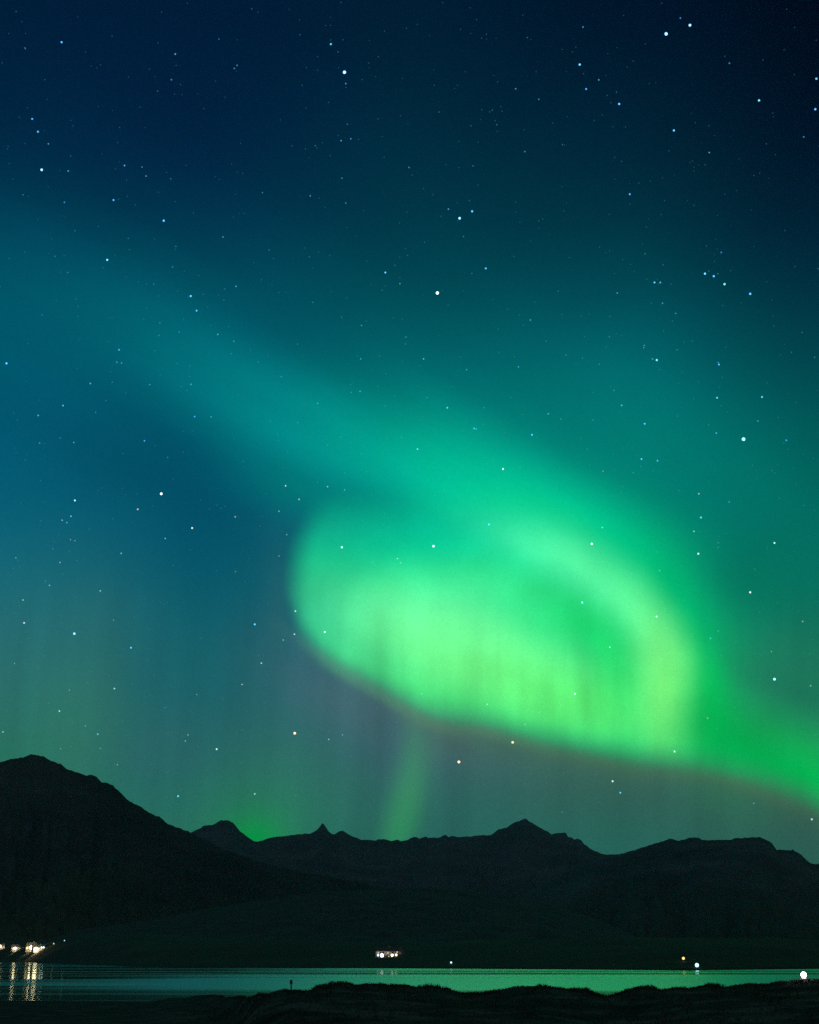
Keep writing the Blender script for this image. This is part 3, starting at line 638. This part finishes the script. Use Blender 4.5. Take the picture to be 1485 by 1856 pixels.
def star_label(x, y, mag):
    for (bx, by), lb in BRIGHT.items():
        if abs(bx - x) < 3 and abs(by - y) < 3: return lb, None
    if y < 600: w = 'in the dark blue upper sky'
    elif x < 515 and y < 1180: w = 'in the blue sky left of the green curtain'
    elif x < 515 or (y > 1290 + (x - 700) * .18 and y > 1240): w = 'low in the grey-green sky above the mountains'
    elif x > 1240 or y < 880: w = 'in the teal sky above and right of the curtain'
    else: w = 'shining through the green curtain'
    k = 'small clear' if mag < 2.75 else 'faint tiny'
    return '%s star %s' % (k, w), '%s stars %s' % (k, w)
TINTS = {'b': (.30, .62, 1.0), 'w': (.75, .92, 1.0), 'u': (.10, .44, 1.0), 'v': (.14, .62, .95), 'l': (.60, .92, .95), 'm': (.85, .95, .85), 'o': (1, .52, .34)}
for q, (x, y, mag, orange) in enumerate(sl[:300]):
    key = 'o' if orange else (('b' if y < 400 or q % 3 == 0 else 'w') if mag < 1.75 else ('uuv'[q % 3] if y < 850 else 'llmv'[q % 4]))
    d = look(x, y); o = bpy.data.objects.new('star', star_mesh(mag, TINTS[key], key)); col.objects.link(o)
    o.location = Vector((0, 0, EYE)) + d * SD
    k = math.sqrt(max(1e-3, d.dot(look(CX, CY))))
    o.scale = (srad(mag) * SD / FPX * .85,) * 3
    lb, g = star_label(x, y, mag); tag(o, lb, 'star', g)
# the many faintest ones
fv, ff = [], []; proto = MB().ball(1, n=6, m=4)
R0 = random.Random(5)
rest = [(x, y, m_) for x, y, m_, _ in sl[300:]]
while len(rest) < 1100:
    x, y = R0.uniform(-250, 1735), R0.uniform(-300, 1480)
    rest.append((x, y, 4.0 + .5 * R0.random()))
for x, y, m_ in rest:
    c = Vector((0, 0, EYE)) + look(x, y) * SD; s = R0.uniform(.75, 1.15) * SD / FPX; b = len(fv)
    fv += [tuple(c + Vector(q) * s) for q in proto.v]; ff += [tuple(b + i for i in q) for q in proto.f]
tag(obj('faint_stars', fv, ff, star_mat('faint starlight', (.25, .75, 1), .045)), kind='stuff')

HAZE = 2.6e-5

# ------------------------------------------------------------------ night air
hz = bpy.data.materials.new('night haze'); hz.use_nodes = True; t = hz.node_tree; t.nodes.clear()
pv = t.nodes.new('ShaderNodeVolumePrincipled'); pv.inputs['Color'].default_value = (.8, .92, .95, 1); pv.inputs['Density'].default_value = HAZE; pv.inputs['Anisotropy'].default_value = .3
o_ = t.nodes.new('ShaderNodeOutputMaterial'); t.links.new(pv.outputs[0], o_.inputs['Volume'])
hb = MB().box(-15000, 15000, -15000, 14600, -16, 1150).build('haze', hz); tag(hb, kind='stuff')
